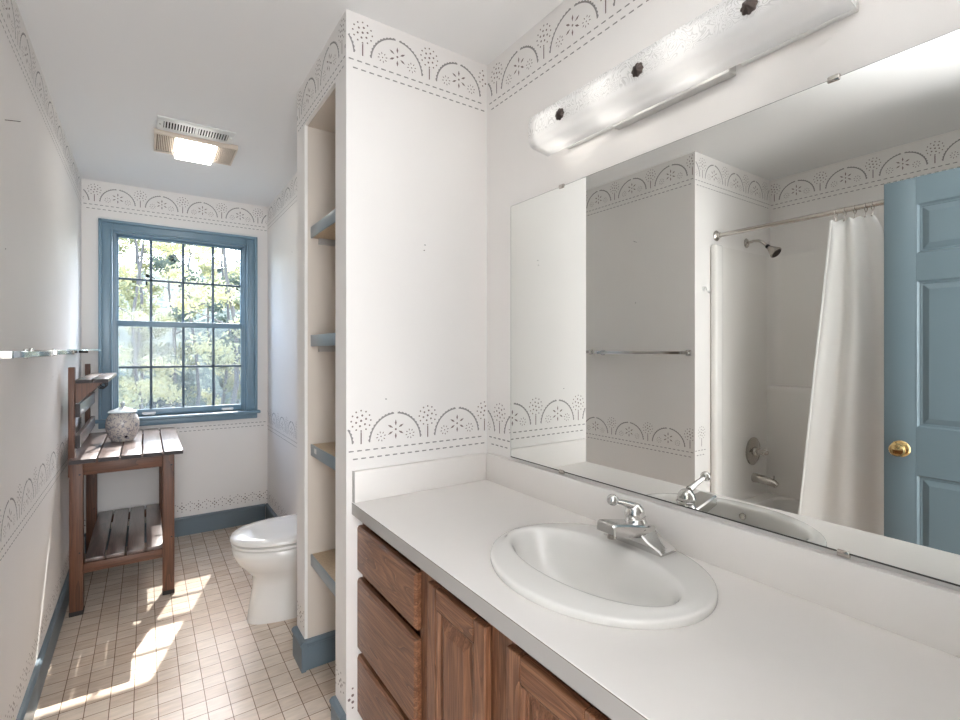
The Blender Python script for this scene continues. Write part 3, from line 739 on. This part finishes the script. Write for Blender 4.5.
z0 = ZC + .0232
FYC = .783
fa = thing('faucet', 'chrome single lever faucet at the back of the sink', 'faucet', (1.005, FYC, z0))
m = MB()
prof = [(-.086, .006, .0), (-.080, .011, .0), (-.048, .022, .0), (-.024, .038, .001), (0, .044, .001), (.024, .038, .001), (.048, .022, .0), (.080, .011, .0), (.086, .006, .0)]
m.loops([[(.980 + i, FYC + y, z0), (1.042 - i, FYC + y, z0), (1.042 - i, FYC + y, z0 + b - .003), (1.038 - i, FYC + y, z0 + b), (.984 + i, FYC + y, z0 + b), (.980 + i, FYC + y, z0 + b - .003)] for y, b, i in prof])
m.build('base_plate', M['chrome'], fa, smooth=18)
m = MB()
def sec(x, hw, za, zb_): return [(x, FYC - hw, za), (x, FYC + hw, za), (x, FYC + hw, zb_ - .004), (x, FYC + hw - .004, zb_), (x, FYC - hw + .004, zb_), (x, FYC - hw, zb_ - .004)]
m.loops([sec(1.035, .031, .862, .886), sec(1.0, .031, .864, .893), sec(.96, .030, .872, .902), sec(.92, .028, .882, .910), sec(.893, .027, .888, .914), sec(.889, .025, .891, .912)])
m.build('spout', M['chrome'], fa, smooth=18)
m = MB(); m.lathe([(.0, 0), (.011, 0), (.0115, .002), (.0115, .013), (.010, .014)], (.912, FYC, .873), (0, 0, 1), 20); m.build('aerator', M['steel'], fa)
m = MB(); m.lathe([(.033, 0), (.028, .012), (.023, .022), (.024, .028), (.021, .030)], (1.0, FYC, .882), (0, 0, 1), 28)
m.lathe([(.0235, 0), (.024, .006), (.0215, .018), (.015, .027), (.007, .031), (0, .032)], (.996, FYC, .911), (-.12, 0, 1), 28); m.build('dome', M['chrome'], fa)
m = MB(); m.tube([(.982, FYC, .938), (.95, FYC - .002, .951), (.916, FYC - .004, .962)], [.010, .007, .006], 12); m.ball((.910, FYC - .004, .965), .0135, 12); m.build('lever', M['chrome'], fa)

# ------------------------------------------------------------------ vanity light
vl = thing('vanity_light', 'long vanity light with an etched glass shade above the mirror', 'light', (XM, .745, 1.94))
m = MB(); m.box(1.080, .592, 1.942, XM - .0005, .927, 2.06, .002); m.build('back_plate', M['satin'], vl)
m = MB()
prof = [(.962, 2.020), (.9585, 2.00), (.957, 1.975), (.958, 1.952), (.961, 1.943), (.967, 1.936), (.976, 1.932), (1.0, 1.9285), (1.035, 1.924)]
for i in range(len(prof) - 1):
    for j in range(24):
        ya, yb = .342 + .80 * j / 24, .342 + .80 * (j + 1) / 24
        (xa, za), (xb, zb2) = prof[i], prof[i + 1]
        m.face([(xa, ya, za), (xa, yb, za), (xb, yb, zb2), (xb, ya, zb2)])
m.build('glass_shade', M['shade'], vl, smooth=60, solid=.004)
for y in (1.002, .741, .484):
    m = MB()
    n = 48
    m.loops([[(x, y + r * (1 + .085 * cos(8 * t)) * cos(t), 1.975 + r * (1 + .085 * cos(8 * t)) * sin(t)) for t in [2 * pi * q / n for q in range(n)]] for x, r in ((.9545, .0145), (.951, .0155), (.9475, .0125), (.946, .008), (.944, .005), (.943, .001))])
    k = m.build('knob', M['bronze'], vl)
    k['label'] = 'dark flower shaped knob'
    m = MB(); m.tube([(.9546, y, 1.975), (1.083, y if .58 < y < .92 else max(.6, min(.9, y)), 1.975)], .003, 8); m.build('screw_rod', M['bronze'], k)
for i, y in enumerate((1.075, .86, .645, .43)):
    m = MB(); m.lathe([(.014, 0), (.014, .03)], (1.082 if .58 < y < .93 else XM - .003, y, 1.985), (-1, 0, 0), 16); s_ = m.build('socket', M['white'], vl)
    m = MB(); m.lathe([(.012, 0), (.014, .006), (.022, .018), (.026, .030), (.024, .044), (.015, .054), (0, .058)], (1.06, y, 1.985), (-1, 0, 0), 20)
    m.build('bulb', M['bulb'] if i < 3 else M['bulboff'], s_)
for ya, yb in ((.36, .576), (.928, 1.125)):
    m = MB(); m.box(1.095, ya, 1.955, XM - .0008, yb, 2.015, .002); m.build('socket_rail', M['white'], vl)

# ------------------------------------------------------------------ ceiling vent and fan light
cv = thing('ceiling_vent', 'white slotted ceiling register beside the beige fan light', 'vent', (.21, 2.86, ZT))
m = MB(); zt = ZT - .0005; zv = ZT - .008
m.box(.045, 2.785, zv, .382, 2.830, zt, .002); m.box(.045, 2.922, zv, .382, 2.952, zt, .002); m.box(.045, 2.830, zv, .073, 2.922, zt, .002); m.box(.358, 2.830, zv, .382, 2.922, zt, .002); m.box(.208, 2.830, zv, .222, 2.922, zt, .001)
m.build('frame', M['white'], cv)
m = MB(); m.box(.073, 2.830, ZT - .0022, .358, 2.922, ZT - .0007); m.build('dark_backing', M['dark'], cv, smooth=0)
for a, b in ((.073, .208), (.222, .358)):
    m = MB()
    for i in range(11):
        x = a + (b - a) * (i + .5) / 11; m.box(x - .0028, 2.830, zv + .001, x + .0028, 2.922, ZT - .003)
    m.build('slats', M['white'], cv, smooth=0)
for x in (.059, .370):
    m = MB(); m.lathe([(.004, 0), (.003, .002)], (x, 2.872, zv), (0, 0, -1), 10); m.build('screw', M['steel'], cv)
fn = thing('exhaust_fan_light', 'beige ceiling exhaust fan with a lit square lens', 'fan light', (.225, 3.05, ZT))
m = MB()
FX0, FX1, FY0, FY1, FZ = .036, .418, 2.956, 3.235, ZT - .026
m.box(FX0, FY0, FZ, FX1, FY0 + .014, ZT - .0005, .003); m.box(FX0, FY1 - .014, FZ, FX1, FY1, ZT - .0005, .003)
m.box(FX0, FY0 + .014, FZ, FX0 + .012, FY1 - .014, ZT - .0005, .003); m.box(FX1 - .012, FY0 + .014, FZ, FX1, FY1 - .014, ZT - .0005, .003)
m.box(FX0 + .012, FY0 + .014, FZ + .014, FX1 - .012, FY1 - .014, ZT - .0005)
m.build('housing', M['beige'], fn)
for a, b in ((FX0 + .014, .128), (.318, FX1 - .014)):
    m = MB()
    for i in range(10):
        x = a + (b - a) * (i + .5) / 10; m.box(x - .0020, FY0 + .015, FZ - .001, x + .0020, FY1 - .015, FZ + .0127)
    m.build('louvers', M['beige'], fn, smooth=0)
    m = MB(); m.box(a - .001, FY0 + .0145, FZ + .0128, b + .001, FY1 - .0145, FZ + .0138); m.build('vent_shade_sheet', M['shadowbrown'], fn, smooth=0)  # dark sheet standing in for the shade between the louvers
m = MB(); m.box(.133, FY0 + .02, FZ - .020, .313, FY1 + .0, FZ + .0138, .008, 3); m.build('lens', M['lens'], fn)['label'] = 'glowing white lens'

# ------------------------------------------------------------------ niche shelves
shl = None
for i, (z, lab) in enumerate(((1.832, 'top shelf of the wall niche, blue-grey edge with a cleat below'), (1.382, 'second shelf from the top in the wall niche, pale blue edge'),
                              (.928, 'third shelf down in the wall niche, speckled top and blue edge with a white sticker'), (.470, 'lowest shelf in the wall niche, speckled brown top and pale edge'))):
    s_ = thing('niche_shelf', lab, 'shelf', (.75, 1.89, z), 'shelves in the wall niche')
    m = MB(); m.box(.574, 1.690, z - .044, .9275, 2.085, z, .001); m.build('board', M['particle'], s_)
    m = MB(); m.box(.568, 1.690, z - .046, .5736, 2.085, z + .001, .0012); m.build('front_edge', M['shelfblue'], s_)
    for y in (2.068, 1.6902):
        m = MB(); m.box(.60, y, z - .068, .9275, y + .017, z - .0445); m.build('cleat', M['lamedge'], s_)
    if i == 2:
        m = MB(); m.box(.5672, 2.00, z - .028, .5677, 2.03, z - .008); m.build('sticker', M['white'], s_, smooth=0)['label'] = 'small white sticker'

# ------------------------------------------------------------------ toilet
TY = 2.598
to = thing('toilet', 'white toilet beyond the partition with its lid closed', 'toilet', (.6, TY, 0))
def egg(xf, xb, hw, z, n=48, p=2.0, xw=None):
    xw = xw if xw is not None else xf + (xb - xf) * .52
    out = []
    for i in range(n):
        a = 2 * pi * i / n; c_, s__ = cos(a), sin(a)
        if c_ < 0: x = xw + (xw - xf) * c_
        else: x = xw + (xb - xw) * (abs(c_) ** .75)
        out.append((x, TY + hw * (abs(s__) ** (1.0 if c_ < 0 else .8)) * (1 if s__ >= 0 else -1), z))
    return out
m = MB()
m.loops([egg(.408, .86, .088, .0005), egg(.406, .86, .089, .02), egg(.418, .86, .088, .10), egg(.432, .86, .094, .18), egg(.428, .86, .114, .225), egg(.395, .85, .142, .262), egg(.362, .84, .166, .30), egg(.342, .83, .182, .345), egg(.338, .83, .186, .372), egg(.344, .83, .182, .378)])
m.build('bowl', M['porc'], to, smooth=60)
m = MB(); m.loops([egg(.346, .80, .180, .3825), egg(.336, .80, .189, .387), egg(.336, .80, .189, .397), egg(.346, .80, .180, .401)]); m.build('seat', M['porc'], to, smooth=50)
m = MB(); m.loops([egg(.344, .80, .182, .4055), egg(.331, .80, .192, .410), egg(.331, .80, .192, .420), egg(.338, .795, .187, .428), egg(.38, .78, .155, .434), egg(.46, .72, .09, .437)]); m.build('lid', M['porc'], to, smooth=50)
m = MB(); m.box(.80, TY - .10, .20, .90, TY + .10, .385, .02, 3); m.box(.875, TY - .235, .385, XM - .012, TY + .235, .735, .025, 4); m.build('tank', M['porc'], to)
m = MB(); m.box(.866, TY - .245, .7355, XM - .006, TY + .245, .770, .012, 3); m.build('tank_lid', M['porc'], to)
m = MB(); m.tube([(.876, TY + .17, .69), (.862, TY + .17, .69)], .012, 14); m.tube([(.864, TY + .17, .69), (.860, TY + .10, .682)], [.006, .005], 10); m.build('flush_handle', M['chrome'], to)

# ------------------------------------------------------------------ potting bench
pb = thing('potting_bench', 'slatted wooden potting bench with a raised back shelf under the window', 'bench', (-.08, 3.55, 0))
BZ = .785; BX0, BX1, BY0, BY1 = -.310, .168, 3.085, 4.055
n = 5; wsl = (BX1 - BX0 - .02 - (n - 1) * .006) / n
for i in range(n):
    a = BX0 + .02 + i * (wsl + .006) if i else BX0
    m = MB(); m.mat(M['bwy']); m.box(a, BY0, BZ - .022, BX0 + .02 + i * (wsl + .006) + wsl, BY1, BZ, .003)
    m.mat(M['bend']); m.box(a + .002, BY0 - .0006, BZ - .020, BX0 + .02 + i * (wsl + .006) + wsl - .002, BY0 + .0006, BZ - .002)
    m.build('top_slat', None, pb)
LW = .054
for x in (-.312, .076):
    for y in (3.14, 3.97):
        m = MB(); m.box(x, y, .022, x + LW, y + LW * 1.05, BZ - .0225, .003); l = m.build('leg', M['bwz'], pb)
        m = MB(); m.box(x - .001, y - .001, .0005, x + LW + .001, y + LW * 1.05 + .001, .0215, .002); m.build('foot', M['rubber'], l)
        for zz in (.70, .31):
            m = MB(); m.lathe([(.0045, 0), (.004, .0012)], (x + LW * .75, y + .0003, zz), (0, -1, 0), 10); m.build('screw', M['black'], l)
for y in (3.144, 3.976):
    m = MB(); m.box(-.312 + LW + .0005, y, .695, .0755, y + .022, BZ - .0225, .002); m.build('apron', M['bwx'], pb)
    m = MB(); m.box(-.312 + LW + .0005, y, .205, .0755, y + .024, .252, .002); m.build('lower_rail', M['bwx'], pb)
for x in (-.308, .104):
    m = MB(); m.box(x, 3.198, .695, x + .022, 3.969, BZ - .0225, .002); m.build('side_apron', M['bwy'], pb)
nl = 4; w2 = (.084 + .248 - 3 * .009 + .0) / nl
for i in range(nl):
    a = -.252 + i * (w2 + .009)
    m = MB(); m.box(a, 3.150, .2525, a + w2, 4.02, .272, .003); m.build('lower_slat', M['bwy'], pb)
for y in (3.142, 3.955):
    m = MB(); m.box(-.3165, y, .69, -.2905, y + .042, 1.236, .003); m.build('back_post', M['bwz'], pb)
for z0_, z1_ in ((.985, 1.052), (.832, .898)):
    m = MB(); m.mat(M['bwy']); m.box(-.290, 3.15, z0_, -.270, 4.03, z1_, .003); m.mat(M['bend']); m.box(-.2895, 3.1492, z0_ + .001, -.2705, 3.151, z1_ - .001); m.build('back_slat', None, pb)
m = MB(); m.mat(M['bwy'])
m.box(-.289, 3.15, 1.155, -.226, 4.03, 1.175, .003); m.box(-.220, 3.15, 1.155, -.158, 4.03, 1.175, .003)
m.mat(M['bend']); m.box(-.288, 3.1492, 1.156, -.226, 3.151, 1.174); m.box(-.219, 3.1492, 1.156, -.159, 3.151, 1.174)
m.build('upper_shelf', None, pb)
for y in (3.16, 3.985):
    m = MB(); m.prism([(-.2895, 1.1545), (-.185, 1.1545), (-.278, 1.056), (-.2895, 1.056)], 1, y, y + .022); m.build('shelf_bracket', M['bwz'], pb)
for y in (3.42, 3.50, 3.60):
    m = MB()
    m.tube([(-.20, y, 1.1548), (-.20, y, 1.142)] + [(-.20 + .017 * sin(t) * (1 if t < 4.0 else 1), y, 1.125 + .017 * cos(t)) for t in [q * .35 for q in range(0, 15)]], .003, 8)
    m.build('hook', M['black'], pb)

JX, JY, JZ = -.112, 3.60, BZ + .0006
jr = thing('ceramic_jar', 'round painted ceramic jar with pale lid on the potting bench', 'jar', (JX, JY, JZ))
K = 1.16
def sc(pr): return [(r, h * K) for r, h in pr]
m = MB(); m.lathe(sc([(.0, 0), (.052, 0), (.056, .003), (.058, .008), (.072, .030), (.081, .060), (.0835, .085), (.080, .110), (.070, .130), (.062, .138), (.063, .143), (.060, .1435)]), (JX, JY, JZ), (0, 0, 1), 40, caps=False); m.build('body', M['jar'], jr, smooth=60)
m = MB(); m.lathe(sc([(.0, .1440), (.071, .1440), (.073, .147), (.069, .151), (.045, .161), (.020, .170), (.010, .173)]), (JX, JY, JZ), (0, 0, 1), 40, caps=False); l = m.build('lid', M['jarlid'], jr, smooth=50)
m = MB(); m.lathe(sc([(.009, .173), (.007, .178), (.012, .186), (.012, .192), (.006, .198), (0, .199)]), (JX, JY, JZ), (0, 0, 1), 20, caps=False); m.build('knob', M['jarlid'], l, smooth=60)

# ------------------------------------------------------------------ bars and shelf on the left wall
def towel_bar(y0, y1, z, label):
    t = thing('towel_bar', label, 'towel bar', (XL, (y0 + y1) / 2, z), 'towel bars on the left wall')
    m = MB(); m.box(XL + .058, y0 + .012, z - .0085, XL + .075, y1 - .012, z + .0085, .0015); m.build('bar', M['chrome'], t)
    for y in (y0, y1):
        m = MB(); m.box(XL + .0006, y - .016, z - .016, XL + .010, y + .016, z + .016, .003); m.box(XL + .0095, y - .0095, z - .0095, XL + .077, y + .0095, z + .0095, .002); m.build('post', M['chrome'], t)
towel_bar(1.632, 2.262, 1.307, 'square chrome towel bar nearest the camera on the left wall')
towel_bar(2.37, 2.885, 1.311, 'chrome towel bar between the nearer bar and the glass shelf')
gs = thing('glass_shelf', 'small glass shelf on the left wall over the potting bench', 'shelf', (XL, 3.62, 1.322))
m = MB(); m.box(XL + .003, 3.36, 1.319, XL + .112, 3.93, 1.326, .002); m.build('glass', M['shelfglass'], gs)
for y in (3.345, 3.93):
    m = MB(); m.box(XL + .0006, y, 1.305, XL + .046, y + .014, 1.3185, .002); m.build('bracket', M['bronze'], gs)
nl_ = MB(); nl_.tube([(XL + .0005, 1.99, 2.0), (XL + .035, 1.99, 2.004)], .0010, 8); tag(nl_.build('nail', M['bronze']), 'small nail sticking out high on the left wall', 'nail')

# ------------------------------------------------------------------ outside
g = MB(); g.box(-30, 4.6, -3.1, 30, 60, -3.0); struct(g.build('ground', M['earth'], smooth=0), 'forest floor below the window', 'ground')
def tree(i, x, y, top, rad, lm, nleaf, size, label, lean=0.0, group=None):
    t = thing('tree', label, 'tree', (x, y, -3.0), group)
    rng = random.Random(i * 17 + 3)
    m = MB(); pts = []; r0 = .05 + .05 * rng.random() + .006 * top
    N = 8
    for k in range(N + 1):
        h = -3.0 + (top + 2.6) * k / N
        pts.append((x + lean * k / N + .12 * sin(k * 1.3 + i), y + .1 * cos(k * 1.7 + i), h))
    r0 *= .55
    m.tube(pts, [r0 * (1 - .75 * k / N) for k in range(N + 1)], 9)
    for b in range(9):
        k = rng.randint(2, N - 1); p = Vector(pts[k]); a = rng.uniform(0, 2 * pi); L = rad * rng.uniform(.5, 1.0)
        m.tube([p, p + Vector((cos(a) * L * .5, sin(a) * L * .4, L * .25)), p + Vector((cos(a) * L, sin(a) * L, L * .45))], [r0 * .35, r0 * .22, r0 * .08], 6)
    m.build('trunk', M['bark'], t, smooth=60)
    m = MB(); cl = []
    for q in range(30):
        a = rng.uniform(0, 2 * pi); rr = rad * math.sqrt(rng.random()); h = rng.uniform(-2.6, top)
        cl.append((x + lean * .6 + rr * cos(a), y + rr * sin(a), h, rad * rng.uniform(.3, .5)))
    for q in range(nleaf):
        cx, cy, cz, cr = cl[rng.randrange(len(cl))]
        d = Vector((rng.gauss(0, 1), rng.gauss(0, 1), rng.gauss(0, .7))).normalized() * cr * rng.random() ** .6
        c_ = Vector((cx, cy, cz)) + d
        u = Vector((rng.gauss(0, 1), rng.gauss(0, 1), rng.gauss(0, 1))).normalized(); v = u.orthogonal().normalized()
        s_ = size * rng.uniform(.6, 1.3)
        k0 = len(m.v); m.v += [tuple(c_ - u * s_), tuple(c_ + v * s_ * .55), tuple(c_ + u * s_), tuple(c_ - v * s_ * .55)]; m.f.append((k0, k0 + 1, k0 + 2, k0 + 3)); m.mi.append(0)
    me = bpy.data.meshes.new('foliage'); me.from_pydata([tuple(Vector(q) - t.location) for q in m.v], [], m.f); me.materials.append(lm)
    o = bpy.data.objects.new('foliage', me); COL.objects.link(o); o.parent = t
    return t
kinds = {'leafd': 'pale yellow', 'leafa': 'yellow-green', 'leafb': 'grey-green', 'leafc': 'dark green'}
k = 0
for row, (y, xs) in enumerate(((9.6, (-1.0, 1.2, 3.3)), (11.9, (-2.3, -.1, 2.1, 4.3)), (14.2, (-3.4, -1.2, 1.0, 3.2, 5.4)), (16.6, (-2.4, -.2, 2.0, 4.2)), (19.0, (-3.6, -1.3, .9, 3.1, 5.3)), (21.6, (-2.5, -.2, 2.1, 4.5, 6.8)), (24.4, (-4.2, -1.6, .9, 3.4, 5.9)))):
    for x in xs:
        lm = ('leafa', 'leafb', 'leafa', 'leafd', 'leafb')[(k * 3 + row) % 5] if row < 4 else ('leafc', 'leafb', 'leafa', 'leafd')[k % 4]
        k += 1
        near = row == 0
        tree(k, x, y + .2 * sin(k * 2.1), 2.6 + .24 * y, .74, M[lm], 6000, .020 + .0020 * y, kinds[lm] + ' tree in the thicket of trees seen through the window', group=kinds[lm] + ' trees outside the window')

# wooded rise far behind the trees
g = MB(); NXh, NYh = 60, 12
def hz(x, t): return -3.05 + (10.5 + 1.2 * sin(x * .35) + .8 * sin(x * .9 + 2)) * t ** .8 + .35 * sin(x * 2.3 + t * 9)* t
for i in range(NXh):
    for j in range(NYh):
        q = [(-45 + 90 * a / NXh, 34 + 16 * b / NYh, hz(-45 + 90 * a / NXh, b / NYh)) for a, b in ((i, j), (i + 1, j), (i + 1, j + 1), (i, j + 1))]
        g.face(q)
struct(g.build('hills', M['woodland'], smooth=60), 'wooded rise behind the trees', 'hill')
